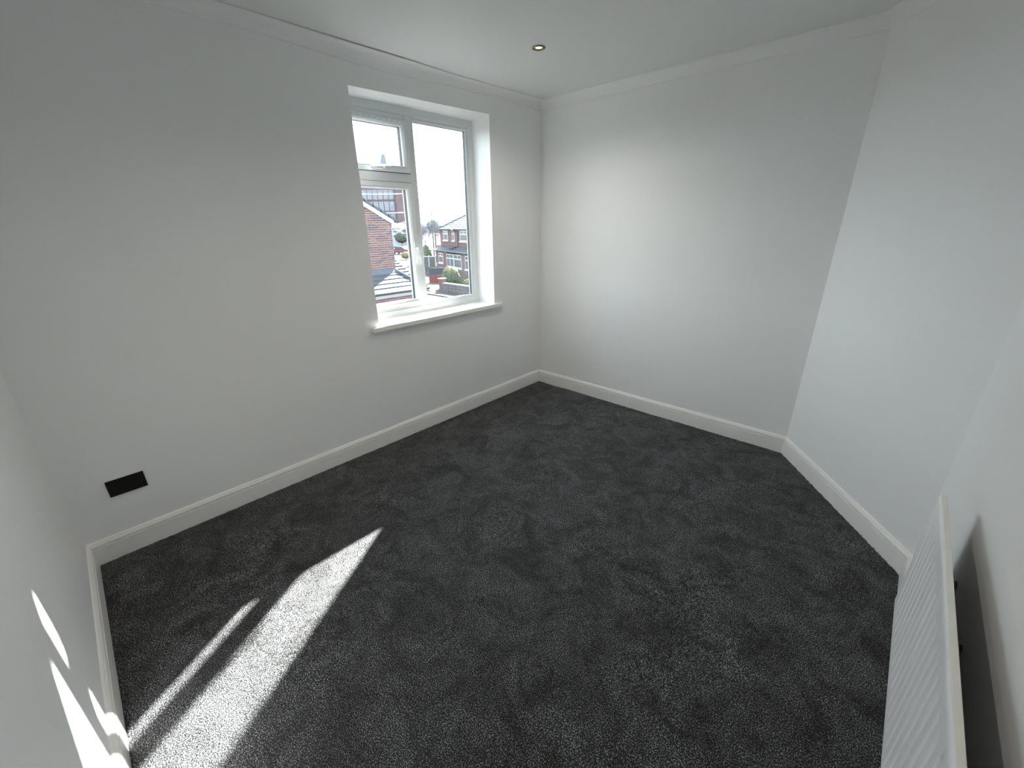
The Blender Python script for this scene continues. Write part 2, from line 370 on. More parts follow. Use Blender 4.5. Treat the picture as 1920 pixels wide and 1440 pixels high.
# ------------------------------------------------------------------ window
def window():
    W = empty('window_1', (-RD, (WY0 + WY1) / 2, WZ0), kind='structure', label='white plastic casement window with one fixed pane and two opening lights')
    bpy.context.view_layer.update()
    def part(mb, name, m, parent=W, **k):
        L0 = Vector(W.location)
        mb.v = [tuple(Vector(v) - L0) for v in mb.v]
        return mb.build(name, m, parent, **k)
    fr = MB().frame(WY0 - .004, WY1 + .004, .905, 2.338, [(0, -.27), (0, -.20), (.046, -.20), (.050, -.202), (.056, -.208), (.079, -.208), (.079, -.2125), (.062, -.2125), (.062, -.240), (.036, -.27)])
    part(fr, 'window_frame', M['upvc'], bevel=.0015)
    # mullion and transom with chamfered edges
    mu = MB(); y0, y1, y2, y3 = -1.276, -1.266, -1.214, -1.204; z0, z1 = .930, 2.31
    mu.hexa([(-.27, y0, z0), (-.213, y0, z0), (-.213, y3, z0), (-.27, y3, z0)], [(-.27, y0, z1), (-.213, y0, z1), (-.213, y3, z1), (-.27, y3, z1)])
    mu.hexa([(-.213, y0, z0), (-.2008, y1, z0), (-.2008, y2, z0), (-.213, y3, z0)], [(-.213, y0, z1), (-.2008, y1, z1), (-.2008, y2, z1), (-.213, y3, z1)])
    part(mu, 'mullion', M['upvc'])
    tr = MB(); a, b, c, d = 1.852, 1.862, 1.918, 1.928; ya, yb = WY0 + .04, -1.262
    tr.hexa([(-.27, ya, a), (-.27, yb, a), (-.213, yb, a), (-.213, ya, a)], [(-.27, ya, d), (-.27, yb, d), (-.213, yb, d), (-.213, ya, d)])
    tr.hexa([(-.213, ya, a), (-.213, yb, a), (-.213, yb, d), (-.213, ya, d)], [(-.2005, ya, b), (-.2005, yb, b), (-.2005, yb, c), (-.2005, ya, c)])
    part(tr, 'transom', M['upvc'])
    # fixed pane: glazing bead, glass, spacer
    def glazing(parent, y0, y1, z0, z1):
        part(MB().box(-.217, -.213, y0 - .004, y1 + .004, z0 - .004, z1 + .004).box(-.243, -.239, y0 - .004, y1 + .004, z0 - .004, z1 + .004), 'glass_pane', M['glass'], parent)
        part(MB().frame(y0 - .005, y1 + .005, z0 - .005, z1 + .005, [(0, -.2385), (0, -.2175), (.005, -.2175), (.005, -.2385)]), 'spacer_bar', M['gasket'], parent)
    part(MB().frame(-1.214, -.690, .962, 2.274, [(-.006, -.212), (0, -.204), (.004, -.203), (.0155, -.209), (.0175, -.2128), (-.006, -.2128)]), 'glazing_bead', M['upvc'])
    part(MB().frame(-1.21, -.70, .966, 2.27, [(-.010, -.2640), (-.010, -.2435), (.001, -.2435), (-.009, -.2640)]), 'outer_bead', M['upvc'])
    glazing(W, -1.193, -.707, .979, 2.257)
    def sash(y0, y1, z0, z1, w_):
        s = part(MB().frame(y0, y1, z0, z1, [(.004, -.272), (.004, -.200), (0, -.1985), (0, -.187), (.003, -.185), (.028, -.185), (.0305, -.186), (.0325, -.193), (.034, -.193), (.036, -.190), (w_ - .003, -.199), (w_, -.2125), (w_, -.2125), (.024, -.2128), (.024, -.2435), (w_ - .001, -.2435), (w_ - .012, -.272)]), 'sash', M['upvc'])
        gy0, gy1, gz0, gz1 = y0 + w_ - .0, y1 - w_ + .0, z0 + w_, z1 - w_
        part(MB().box(-.217, -.213, gy0 - .004, gy1 + .004, gz0 - .004, gz1 + .004).box(-.243, -.239, gy0 - .004, gy1 + .004, gz0 - .004, gz1 + .004), 'glass_pane', M['glass'], s)
        part(MB().frame(gy0 - .004, gy1 + .004, gz0 - .004, gz1 + .004, [(0, -.2385), (0, -.2175), (.004, -.2175), (.004, -.2385)]), 'spacer_bar', M['gasket'], s)
        # dark rubber seal shadow gap round the sash
        part(MB().frame(y0 - .0035, y1 + .0035, z0 - .0035, z1 + .0035, [(0, -.2010), (0, -.1992), (.0045, -.1992), (.0045, -.2010)]), 'rubber_seal', M['gasket'], s)
        return s
    up = sash(-1.722, -1.264, 1.922, 2.256, .047)
    lo = sash(-1.722, -1.264, .977, 1.858, .046)
    # lever handle on the lower sash, hanging down
    h = MB().box(-.185, -.173, -1.300, -1.276, 1.375, 1.450)
    h.tube([(-.173, -1.288, 1.405), (-.150, -1.288, 1.402), (-.143, -1.285, 1.385), (-.140, -1.280, 1.34), (-.141, -1.275, 1.285)], .0085, 10, .0065)
    part(h, 'handle', M['upvc'], lo, bevel=.003)
    h = MB().box(-.185, -.174, -1.575, -1.495, 1.930, 1.954)
    h.tube([(-.174, -1.505, 1.942), (-.150, -1.505, 1.942), (-.144, -1.515, 1.942), (-.141, -1.55, 1.939), (-.142, -1.612, 1.936)], .0085, 10, .0065)
    part(h, 'handle', M['upvc'], up, bevel=.003)
    # slotted trickle vent along the head of the top sash
    tv = MB().box(-.185, -.172, -1.69, -1.297, 2.222, 2.246)
    part(tv, 'trickle_vent', M['upvc'], up, bevel=.002)
    for k in range(9):
        part(MB().box(-.1725, -.1708, -1.675 + k * .042, -1.655 + k * .042, 2.231, 2.2365), 'vent_slat', M['gloss'], up)
    # window board with rounded nose and side horns
    b = MB()
    pts = [(-RD - .02, WY0), (-.0045, WY0), (-.0045, -1.840), (.030, -1.840), (.030, -.557), (-.0015, -.557), (-.0015, WY1), (-RD - .02, WY1)]
    # nudged clear of the plaster
    pts = [(x + (.004 if -.01 < x < 0 else 0), y) for x, y in pts]
    n = len(pts)
    b.add([(x, y, .875) for x, y in pts] + [(x, y, .909) for x, y in pts], [tuple(range(n))[::-1], tuple(range(n, 2 * n))] + [(i, (i + 1) % n, n + (i + 1) % n, n + i) for i in range(n)])
    s = part(b, 'window_sill', M['gloss'], bevel=.004)
    part(MB().box(-.36, -.25, WY0 - .02, WY1 + .02, .84, .89), 'outer_sill', M['upvc'])
window()

# ------------------------------------------------------------------ socket plate
def plate():
    t = thing('socket_plate', 'matt black double socket cover plate low on the window wall', 'socket', loc=(-.006, -3.2735, .327))
    MB().box(0.001, .0085, -.073, .073, 0, .086).build('cover_plate', M['black'], t, bevel=.002)
    MB().box(0, .001, -.0735, .0735, -.0005, .0870).build('back_plate', M['upvc'], t)
plate()

# ------------------------------------------------------------------ radiator
def radiator():
    X = 2.875; Y0, Y1 = -3.02, -1.545; Z0, Z1 = .335, .775
    t = thing('radiator', 'white single panel radiator with vertical flutes on the right wall', 'radiator', loc=(2.885, (Y0 + Y1) / 2, Z0))
    bpy.context.view_layer.update(); L0 = Vector(t.location)
    def part(mb, name, m, parent=t, **k):
        mb.v = [tuple(Vector(v) - L0) for v in mb.v]; return mb.build(name, m, parent, **k)
    pitch = .0455
    def depth(y, z):
        e = min(y - Y0, Y1 - y)
        if e < .035: return 0
        s_ = ((Y1 - .05 - y) % pitch) / pitch
        g = max(0, min(1, (.19 - abs(s_ - .5)) / .09))          # 0 in the raised rib, 1 in the groove
        zz = max(0, min(1, (z - (Z0 + .022)) / .026)) * max(0, min(1, ((Z1 - .050) - z) / .016))
        return g * zz * .0070
    ys = np.linspace(Y0, Y1, int((Y1 - Y0) / (pitch / 16)))
    zs = [Z0, Z0 + .004, Z0 + .012, Z0 + .022, Z0 + .026, Z0 + .030, Z0 + .034, Z0 + .038, Z0 + .042, Z0 + .048, Z0 + .1, Z0 + .2, Z1 - .12, Z1 - .066, Z1 - .062, Z1 - .058, Z1 - .054, Z1 - .050, Z1 - .02, Z1 - .006, Z1 - .001]
    v = []; f = []; nz = len(zs)
    for y in ys:
        for z in zs:
            edge = max(0, .004 - min(z - Z0, Z1 - z, y - Y0, Y1 - y)) * .9
            v.append((X + depth(y, z) + edge, y, z))
    for i in range(len(ys) - 1):
        for j in range(nz - 1): f.append((i * nz + j, (i + 1) * nz + j, (i + 1) * nz + j + 1, i * nz + j + 1))
    o = part(MB().add(v, f), 'front_panel', M['rad'], smooth=True)
    part(MB().box(X + .012, X + .0165, Y0, Y1, Z0 + .003, Z1 - .003), 'back_panel', M['radback'], bevel=.001)
    part(MB().box(X + .0025, X + .0165, Y0 - .001, Y1 + .001, Z1 - .004, Z1 + .001).box(X + .0025, X + .0165, Y0 - .001, Y1 + .001, Z0 - .001, Z0 + .003).box(X + .003, X + .016, Y1 - .003, Y1 + .0012, Z0, Z1).box(X + .003, X + .016, Y0 - .0012, Y0 + .003, Z0, Z1), 'edge_rim', M['radtrim'], bevel=.002)
    for y in (-1.66, -1.93, -2.75):
        b = MB().box(X + .017, 2.9645, y - .010, y + .010, .560, .563).box(2.961, 2.9645, y - .010, y + .010, .44, .563).box(X + .017, X + .021, y - .010, y + .010, .50, .563)
        part(b, 'wall_bracket', M['steel'])
    part(MB().tube([(X + .012, Y1 - .025, Z1 - .03), (X + .012, Y1 + .016, Z1 - .03)], .008, 10), 'bleed_valve', M['steel'])
    # valve tails and pipes down to the floor at both ends
    for y, s_ in ((Y1, 1), (Y0, -1)):
        part(MB().tube([(X + .014, y, Z0 + .03), (X + .014, y + s_ * .001, Z0 + .03)], .004, 6), 'end_tapping', M['steel'])
radiator()

# ------------------------------------------------------------------ ceiling downlights
def downlight(x, y, label, on=21.0):
    t = thing('downlight', label, 'ceiling light', 'recessed downlights in the ceiling', loc=(x, y, CEIL))
    MB().lathe([(.019, -.0003), (.0215, -.0015), (.030, -.0062), (.038, -.0055), (.0405, -.003), (.0405, 0)], (0, 0, 0), 40).build('bezel', M['nickel'], t, smooth=True)
    MB().lathe([(0, -.0010), (.0205, -.0010)], (0, 0, 0), 32).build('lens', M['lamp'], t)
    ld = bpy.data.lights.new('downlight_beam', 'SPOT'); ld.energy = on; ld.color = (1.0, .92, .80); ld.spot_size = math.radians(150); ld.spot_blend = .9; ld.shadow_soft_size = .025
    l = bpy.data.objects.new('downlight_beam', ld); COL.objects.link(l); l.parent = t; l.location = (0, 0, -.012)
downlight(.733, -.931, 'small lit recessed downlight in the ceiling near the window corner')
downlight(1.45, -2.45, 'added unseen fill downlight in the middle of the ceiling, farther from the window')  # added lamp out of view, fills in the room light

# ================================================================== OUTDOORS
G = -3.75
# ---- ground, road, kerbs, driveway
MB().add([(-900, -700, G), (-.5, -700, G), (-.5, 900, G), (-900, 900, G)], [(0, 1, 2, 3)]).build('ground', M['ground'], kind='structure')
MB().box(-75, -20.5, 14.4, 16.9, G, G + .012).build('road', M['road'], kind='structure')
for k in range(24):
    MB().box(-32 + k * .92, -31.1 + k * .92, 16.95, 17.12, G, G + .10).build('kerb_stone', M['kerb'], kind='structure')
MB().add([(-27.0, 17.9, G + .02), (-26.6, 19.0, G + .02), (-29.6, 22.3, G + .02), (-33.5, 20.6, G + .02), (-30.2, 17.6, G + .02)], [(0, 1, 2, 3, 4)]).build('driveway', M['drive'], kind='structure')

# ---- neighbour's brick gable with the low tiled roof in front
def neighbour():
    t = thing('brick_house', 'nearest red brick house with sloping white bargeboard, cut off by the left window edge', 'house', loc=(-11.36, 5.45, G))
    bpy.context.view_layer.update(); L0 = Vector(t.location)
    def part(mb, name, m, parent=t, **k):
        mb.v = [tuple(Vector(v) - L0) for v in mb.v]; return mb.build(name, m, parent, **k)
    YE = 5.45; S = math.tan(math.radians(29)); top = lambda y: 1.62 + (YE - y) * S       # underside of verge
    XW = -11.36; yl = -2.6; yr = YE; ym = 1.4
    # gable wall (mortar body behind the single bricks)
    pts = [(yl, G), (yr, G), (yr, top(yr)), (ym, top(ym)), (yl, top(ym) - (ym - yl) * S)]
    n = 5
    wall = part(MB().add([(XW - .012, y, z) for y, z in pts] + [(XW - 9, y, z) for y, z in pts], [tuple(range(n)), tuple(range(n, 2 * n))[::-1]] + [(i, (i + 1) % n, n + (i + 1) % n, n + i) for i in range(n)]), 'gable_wall', M['mortar'])
    # bricks, each its own piece, over the stretch the window shows
    mats = [mat('brick_tone', c, .85, noise=(14, .3)) for c in ((.075, .034, .033), (.055, .027, .029), (.090, .046, .041), (.040, .022, .026))]
    proto = []
    for m_ in mats:
        b = MB().box(0, .016, 0, .206, 0, .058); o = b.build('brick', m_); o.parent = wall; o['_p'] = 1; proto.append(o)
    rnd = random.Random(11); used = [False] * 4
    row = 0; z = -.02
    while z < 2.75:
        y = yr - (0 if row % 2 else .112) - .2225
        if row % 2 == 0 and z + .062 < top(yr) + .12:   # closer at the corner
            o = inst(proto[row // 2 % 4], wall, Vector((XW - .012, yr - .104, z)) - L0, scale=(1, .48, 1))
        while y > 3.95:
            if z + .062 < top(y + .212) + .13:
                o = inst(proto[rnd.choice((0, 0, 1, 2, 3))], wall, Vector((XW - .012 + rnd.uniform(-.002, .002), y, z + rnd.uniform(-.001, .001))) - L0)
            y -= .2225
        z += .0745; row += 1
    for o in proto: bpy.data.objects.remove(o)
    # verge: bargeboard, undercloak, tile edge steps
    def sl(x0, x1, y0, y1, lo, hi):
        return MB().hexa([(x0, y0, top(y0) + lo), (x1, y0, top(y0) + lo), (x1, y1, top(y1) + lo), (x0, y1, top(y1) + lo)], [(x0, y0, top(y0) + hi), (x1, y0, top(y0) + hi), (x1, y1, top(y1) + hi), (x0, y1, top(y1) + hi)])
    part(sl(XW, XW + .05, ym, YE + .10, .0, .155), 'bargeboard', M['ext_white'])
    part(MB().box(XW - 9, XW + .04, YE, YE + .10, 1.50, 1.60), 'eaves_box', M['ext_white'])
    part(sl(XW - 9, XW - .001, ym, YE + .24, .155, .20), 'roof', M['tiledark'])
    n_ = 14
    for k in range(n_):
        ya = YE + .22 - k * .29; yb = ya - .33
        b = MB().hexa([(XW - 9, yb, top(yb) + .20), (XW + .07, yb, top(yb) + .175), (XW + .07, ya, top(ya) + .165), (XW - 9, ya, top(ya) + .20)], [(XW - 9, yb, top(yb) + .235), (XW + .07, yb, top(yb) + .23), (XW + .07, ya, top(ya) + .275), (XW - 9, ya, top(ya) + .275)])
        part(b, 'tile_course', M['tiledark'])
    part(MB().tube([(XW - 9, YE + .17, 1.60), (XW + .02, YE + .17, 1.60)], .055, 8), 'gutter', M['ext_white'])
    # low roof in front: courses running along the wall, hip falling to the right
    XE = -10.06; zt, ze = 0.0, -.53
    hy = lambda x: 5.40 + (x - XW) * .30
    low = part(MB().hexa([(XW, 1.0, zt - .10), (XE, 1.0, ze - .08), (XE, hy(XE), ze - .08), (XW, hy(XW), zt - .10)], [(XW, 1.0, zt - .03), (XE, 1.0, ze - .03), (XE, hy(XE), ze - .03), (XW, hy(XW), zt - .03)]), 'low_roof', M['tile'])
    nc = 5
    for k in range(nc):
        f0, f1 = k / nc, (k + 1) / nc
        x0, x1 = XW + (XE - XW) * f0, XW + (XE - XW) * f1 + .03
        z0, z1 = zt + (ze - zt) * f0, zt + (ze - zt) * f1 - .012
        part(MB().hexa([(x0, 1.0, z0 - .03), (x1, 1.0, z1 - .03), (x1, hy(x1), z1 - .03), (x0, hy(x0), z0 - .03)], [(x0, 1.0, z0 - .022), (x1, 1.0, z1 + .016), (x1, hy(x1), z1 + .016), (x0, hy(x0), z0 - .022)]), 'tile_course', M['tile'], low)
    part(MB().tube([(XW, hy(XW), zt + .02), (XE + .03, hy(XE) + .01, ze + .01)], .065, 8), 'hip_tile', M['lead'], low)
    # hip end face dropping away to the far side
    part(MB().hexa([(XW, hy(XW), zt - .10), (XE, hy(XE), ze - .08), (XE - .4, hy(XE) + .5, ze - .3), (XW, hy(XW) + .9, ze - .2)], [(XW, hy(XW), zt - .02), (XE, hy(XE), ze), (XE - .4, hy(XE) + .5, ze - .24), (XW, hy(XW) + .9, ze - .14)]), 'hip_face', M['tile'], low)
    part(MB().hexa([(XW, 1.0, zt - .03), (XW + .16, 1.0, zt - .09), (XW + .16, hy(XW), zt - .09), (XW, hy(XW), zt - .03)], [(XW, 1.0, zt + .09), (XW + .16, 1.0, zt - .045), (XW + .16, hy(XW), zt - .045), (XW, hy(XW), zt + .09)]), 'lead_flashing', M['lead'])
    part(MB().tube([(XE + .06, 1.0, ze - .045), (XE + .06, hy(XE) + .1, ze - .045)], .05, 8), 'gutter', M['gutter'])
    part(MB().box(XE - .03, XE, 1.0, hy(XE), ze - .21, ze - .05), 'fascia', M['fascia'])
    fw = part(MB().box(XE - 1.2, XE - .16, 1.0, hy(XE) - .1, G, ze - .12), 'front_wall', M['mortar'])
    pr = [MB().box(0, .014, 0, .206, 0, .058).build('brick', m_, fw) for m_ in mats[:3]]
    for r in range(9):
        z = ze - .215 - .0745 * (r + 1)
        y = hy(XE) - .1 - (.2225 if r % 2 else .11)
        while y > 3.4:
            inst(pr[rnd.choice((0, 1, 2))], fw, Vector((XE - .16, y, z)) - L0); y -= .2225
    for o in pr: bpy.data.objects.remove(o)
neighbour()

# ---- a second low tiled roof behind the corner
def back_roof():
    t = thing('outbuilding', 'low pale tiled roof showing past the corner of the nearest brick house', 'outbuilding', loc=(-15, 7, G))
    bpy.context.view_layer.update(); L0 = Vector(t.location)
    def part(mb, name, m, parent=t, **k):
        mb.v = [tuple(Vector(v) - L0) for v in mb.v]; return mb.build(name, m, parent, **k)
    xt, xe, zt, ze = -16.4, -13.4, .12, -.75; BY = 6.0
    yr = lambda x: 8.35 - .18 * (x + 16.4)
    part(MB().box(xt - 2, xe - .3, 6.2, 7.6, G, -.85), 'wall', M['brickwall'])
    n = 9
    for k in range(n):
        x0 = xt + (xe - xt) * k / n; x1 = xt + (xe - xt) * (k + 1) / n + .03
        z0 = zt + (ze - zt) * k / n; z1 = zt + (ze - zt) * (k + 1) / n
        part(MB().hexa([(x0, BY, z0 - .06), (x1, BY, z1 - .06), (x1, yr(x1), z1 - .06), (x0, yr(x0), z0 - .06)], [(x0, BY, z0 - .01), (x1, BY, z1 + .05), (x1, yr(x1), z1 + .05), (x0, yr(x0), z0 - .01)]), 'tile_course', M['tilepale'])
back_roof()

# ---- hip roofed house across the road
def hip_house():
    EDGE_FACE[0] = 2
    O = Vector((-42.44, 31.65, 0)); u = Vector((.970, -.243, 0)); n = Vector((.243, .970, 0))
    t = thing('hip_roofed_house', 'red brick house with hipped grey tiled roof across the road', 'house', loc=(O.x, O.y, G))
    R_ = Matrix(((u.x, n.x, 0, 0), (u.y, n.y, 0, 0), (0, 0, 1, 0), (0, 0, 0, 1)))
    t.rotation_euler = R_.to_euler()
    def part(mb, name, m, parent=t, **k):   # local: x along the front, y into the house, z world height
        mb.v = [(a, b, c - G) for a, b, c in mb.v]; return mb.build(name, m, parent, **k)
    L_ = 17.0; Dp = 8.0; ze = .98; zr = 3.40
    part(MB().box(0, L_, 0, Dp, G, ze), 'brick_wall', M['brickwall'])
    e = .16
    roof = part(MB().add([(-e, -e, ze), (L_ + e, -e, ze), (L_ + e, Dp + e, ze), (-e, Dp + e, ze), (Dp / 2, Dp / 2, zr), (L_ - Dp / 2, Dp / 2, zr)], [(0, 1, 5, 4), (1, 2, 5), (2, 3, 4, 5), (3, 0, 4), (3, 2, 1, 0)]), 'roof', M['tilepale'])
    N = 10
    for k in range(N):   # courses on the front slope, each lapping the one below
        a, b = k / N, (k + 1) / N; h = .035
        P = lambda q, s_: (-e + (Dp / 2 + e) * q if s_ < 0 else L_ + e - (Dp / 2 + e) * q, -e + (Dp / 2 + e) * q, ze + (zr - ze) * q)
        A, B, C, D = P(a, -1), P(a, 1), P(b, 1), P(b, -1)
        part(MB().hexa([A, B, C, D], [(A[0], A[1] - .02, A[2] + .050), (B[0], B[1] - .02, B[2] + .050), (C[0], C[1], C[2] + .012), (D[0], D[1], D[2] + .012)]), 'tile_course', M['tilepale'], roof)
    part(MB().tube([(-e, -e, ze + .08), (Dp / 2, Dp / 2, zr + .06)], .09, 6), 'hip_ridge', M['pole'], roof)
    part(MB().tube([(-e, -e - .05, ze), (L_ + e, -e - .05, ze)], .09, 6), 'gutter', M['gutter'])
    part(MB().box(-e, L_ + e, -e + .02, 0, ze - .1, ze - .04), 'soffit', M['ext_white'])
    dx = 5.3
    part(MB().tube([(4.3, -.45, ze - .05), (dx, -.12, ze - .4), (dx, -.12, -.9), (dx - .1, -1.25, -1.22)], .07, 6), 'downpipe', M['gutter'])
    # windows: frame, panes, sill
    def win(x0, x1, z0, z1, y=0, top=.34, cols=1, tops=2, sill=True):
        w_ = .085
        f = MB()
        f.box(x0, x1, y - .06, y + .02, z1 - w_, z1).box(x0, x1, y - .06, y + .02, z0, z0 + w_).box(x0, x0 + w_, y - .06, y + .02, z0, z1).box(x1 - w_, x1, y - .06, y + .02, z0, z1)
        zt_ = z1 - (z1 - z0) * top
        f.box(x0, x1, y - .062, y + .02, zt_ - .06, zt_ + .06)
        for k in range(1, cols): xx = x0 + (x1 - x0) * k / cols; f.box(xx - .06, xx + .06, y - .061, y + .02, z0, zt_)
        for k in range(1, tops): xx = x0 + (x1 - x0) * k / tops; f.box(xx - .05, xx + .05, y - .061, y + .02, zt_, z1)
        o = part(f, 'window', M['ext_white'])
        for k in range(cols): part(MB().box(x0 + (x1 - x0) * k / cols + .05, x0 + (x1 - x0) * (k + 1) / cols - .05, y - .03, y - .01, z0 + .05, zt_ - .04), 'pane', M['darkglass'], o)
        for k in range(tops): part(MB().box(x0 + (x1 - x0) * k / tops + .05, x0 + (x1 - x0) * (k + 1) / tops - .05, y - .03, y - .01, zt_ + .04, z1 - .05), 'pane', M['darkglass'], o)
        if sill: part(MB().box(x0 - .1, x1 + .1, y - .16, y + .02, z0 - .14, z0), 'sill', M['ext_white'], o)
    WIN(win, part)
    return t
def WIN(win, part):
    win(1.05, 2.45, -.30, .84); win(3.65, 4.35, -.30, .84, tops=1); win(5.75, 7.75, -.30, .84); win(9.1, 11, -.30, .84)
    # tiled lean-to along the ground floor with its own courses
    x0, x1 = .55, 13.5; zt, ze, pr = -.92, -1.45, 1.35
    lt = part(MB().hexa([(x0, -pr, ze - .1), (x1, -pr, ze - .1), (x1, 0, zt - .1), (x0 + .5, 0, zt - .1)], [(x0, -pr, ze), (x1, -pr, ze), (x1, 0, zt), (x0 + .5, 0, zt)]), 'lean_to_roof', M['tile'])
    for k in range(5):
        a, b = k / 5, (k + 1) / 5
        part(MB().hexa([(x0 + .5 * a, -pr + pr * a, ze + (zt - ze) * a), (x1, -pr + pr * a, ze + (zt - ze) * a), (x1, -pr + pr * b, ze + (zt - ze) * b), (x0 + .5 * b, -pr + pr * b, ze + (zt - ze) * b)],
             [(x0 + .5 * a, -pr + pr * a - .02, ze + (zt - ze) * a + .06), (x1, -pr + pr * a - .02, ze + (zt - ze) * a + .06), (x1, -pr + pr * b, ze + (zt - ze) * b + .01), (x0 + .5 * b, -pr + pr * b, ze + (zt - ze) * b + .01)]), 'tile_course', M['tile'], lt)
    part(MB().tube([(x0, -pr - .05, ze - .02), (x1, -pr - .05, ze - .02)], .07, 6), 'gutter', M['gutter'])
    part(MB().box(x0 + .3, 4.0, -pr + .25, 0, G, ze), 'bay_wall', M['brickwall'])
    part(MB().box(8.1, 9.0, -pr + .25, 0, G, ze), 'bay_wall', M['brickwall'])
    part(MB().box(4.0, 8.1, -pr + .25, 0, G, -3.12), 'bay_wall', M['brickwall'])
    win(1.75, 3.05, -2.90, -1.72, y=-pr + .24)
    win(4.05, 6.05, -3.20, -1.72, y=-pr + .24, cols=2); win(6.1, 8.05, -3.20, -1.72, y=-pr + .24, cols=1)
    win(9.0, 11.5, -3.20, -1.72, y=-pr + .24, cols=2)
hip_house()

# ---- the mill
def mill():
    O = Vector((-140.5, 88.5, 0)); u = Vector((.731, .682, 0)); n = Vector((-.682, .731, 0))
    t = thing('brick_mill', 'big red brick mill with rows of tall windows far behind the nearest house', 'mill', loc=(O.x, O.y, G))
    t.rotation_euler = Matrix(((u.x, n.x, 0, 0), (u.y, n.y, 0, 0), (0, 0, 1, 0), (0, 0, 0, 1))).to_euler()
    def part(mb, name, m, parent=t, **k):
        mb.v = [(a, b, c - G) for a, b, c in mb.v]; return mb.build(name, m, parent, **k)
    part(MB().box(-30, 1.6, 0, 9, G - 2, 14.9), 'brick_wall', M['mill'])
    part(MB().box(.4, 3.6, -1.2, 5, G - 2, 16), 'stair_tower', M['mill'])
    part(MB().box(-30.3, 1.7, -.3, 9, 14.9, 15.5), 'parapet', M['coping'])
    for r, (zt, h) in enumerate(((13.25, 2.95), (9.4, 3.0), (5.9, 3.0), (2.3, 2.8))):
        for c in range(9):
            x1 = -.75 - c * 1.95; x0 = x1 - 1.55
            f = MB().box(x0, x1, -.12, .02, zt - h, zt)
            wn = part(f, 'window', M['ext_white'])
            for a in range(3):
                for b in range(4):
                    px0 = x0 + .07 + a * (1.55 - .07) / 3; pz0 = zt - h + .08 + b * (h - .08) / 4
                    if r < 2: part(MB().box(px0, px0 + (1.55 - .07) / 3 - .09, -.16, -.11, pz0, pz0 + (h - .08) / 4 - .10), 'pane', M['blueglass'], wn)
            if r >= 2: part(MB().box(x0 + .08, x1 - .08, -.16, -.11, zt - h + .08, zt - .08), 'pane', M['blueglass'], wn)
        part(MB().box(-30, -.3, -.16, 0, zt - h - .32, zt - h - .05), 'sill_band', M['mill'])
    # turret whose tip shows in the top light
    tx = -5.7
    part(MB().box(tx - 2.0, tx + 2.0, 9.2, 13, G, 22.0), 'turret', M['mill'])
    part(MB().add([(tx - 1.45, 9.6, 22.0), (tx + 1.45, 9.6, 22.0), (tx + 1.45, 12.6, 22.0), (tx - 1.45, 12.6, 22.0), (tx - .6, 10.5, 26.2), (tx + .6, 10.5, 26.2), (tx + .6, 11.7, 26.2), (tx - .6, 11.7, 26.2)], [(3, 2, 1, 0), (4, 5, 6, 7), (0, 1, 5, 4), (1, 2, 6, 5), (2, 3, 7, 6), (3, 0, 4, 7)]), 'turret_roof', M['fartree'])
mill()

# ---- vegetation helpers
def leafball(mb, c, r, n, size, rnd, sq=1.0, upper=None):
    for _ in range(n):
        d = Vector((rnd.gauss(0, 1), rnd.gauss(0, 1), rnd.gauss(0, 1))).normalized()
        k = rnd.uniform(.86, 1.04)
        p = Vector(c) + Vector((d.x * r[0] * k, d.y * r[1] * k, d.z * r[2] * k))
        a = d.orthogonal().normalized(); a.rotate(Matrix.Rotation(rnd.uniform(0, 6.28), 3, d)); b = (d.cross(a) + d * rnd.uniform(-.7, .7)).normalized()
        s_ = size * rnd.uniform(.6, 1.3)
        mb.add([p - a * s_ * .5, p + b * s_ * .5, p + a * s_ * .5, p - b * s_ * .5], [(0, 1, 2, 3)])
def blob(c, r, seg=14, rnd=None, rough=.06):
    mb = MB(); v = []; f = []
    for i in range(seg + 1):
        th = math.pi * i / seg
        for j in range(seg * 2):
            ph = math.pi * j / seg; k = 1 + (rnd.uniform(-rough, rough) if rnd else 0)
            v.append((c[0] + r[0] * math.sin(th) * math.cos(ph) * k, c[1] + r[1] * math.sin(th) * math.sin(ph) * k, c[2] + r[2] * math.cos(th) * k))
    n = seg * 2
    for i in range(seg):
        for j in range(n): f.append((i * n + j, i * n + (j + 1) % n, (i + 1) * n + (j + 1) % n, (i + 1) * n + j))
    return mb.add(v, f)
def shrub(name, label, cx, cy, r, zc, m, m2=None, n=1800, leaf=.11, group=None, seed=1):
    rnd = random.Random(seed)
    t = thing(name, label, 'shrub', group, loc=(cx, cy, G))
    a = blob((0, 0, zc - G), [q * .93 for q in r], 12, rnd); leafball(a, (0, 0, zc - G), r, n, leaf, rnd)
    a.build('foliage', m, t)
    MB().tube([(0, 0, 0), (.03, .02, zc - G)], .07, 6).build('stem', M['bark'], t)
    if m2:
        b = MB(); leafball(b, (0, 0, zc - G + r[2] * .42), (r[0] * .86, r[1] * .86, r[2] * .62), n // 2, leaf, rnd)
        b.v_keep = None
        b.build('sunlit_tips', m2, t)  # yellow upper leaves put the sunlight on the crown into colour
    return t
shrub('round_bush', 'large round clipped bush with sunlit golden top behind the stone garden wall', -27.4, 20.9, (.82, .82, .86), -2.85, M['leaf'], M['leafgold'], seed=4)
shrub('low_hedge', 'low pale green hedge right of the round bush behind the garden wall', -24.6, 21.0, (1.7, .5, .42), -3.30, M['hedge'], M['leafgold'], n=1500, seed=5)
shrub('conifer', 'clipped green conifer column beyond the grey fence, left of the brick house', -46.6, 32.3, (.75, .75, 1.45), -2.45, M['hedge'], n=1600, leaf=.16, seed=6)
shrub('conifer', 'smaller dark conifer left of the clipped green one beyond the grey fence', -48.4, 31.8, (.55, .55, 1.3), -2.55, M['leaf'], n=1200, leaf=.16, seed=8)
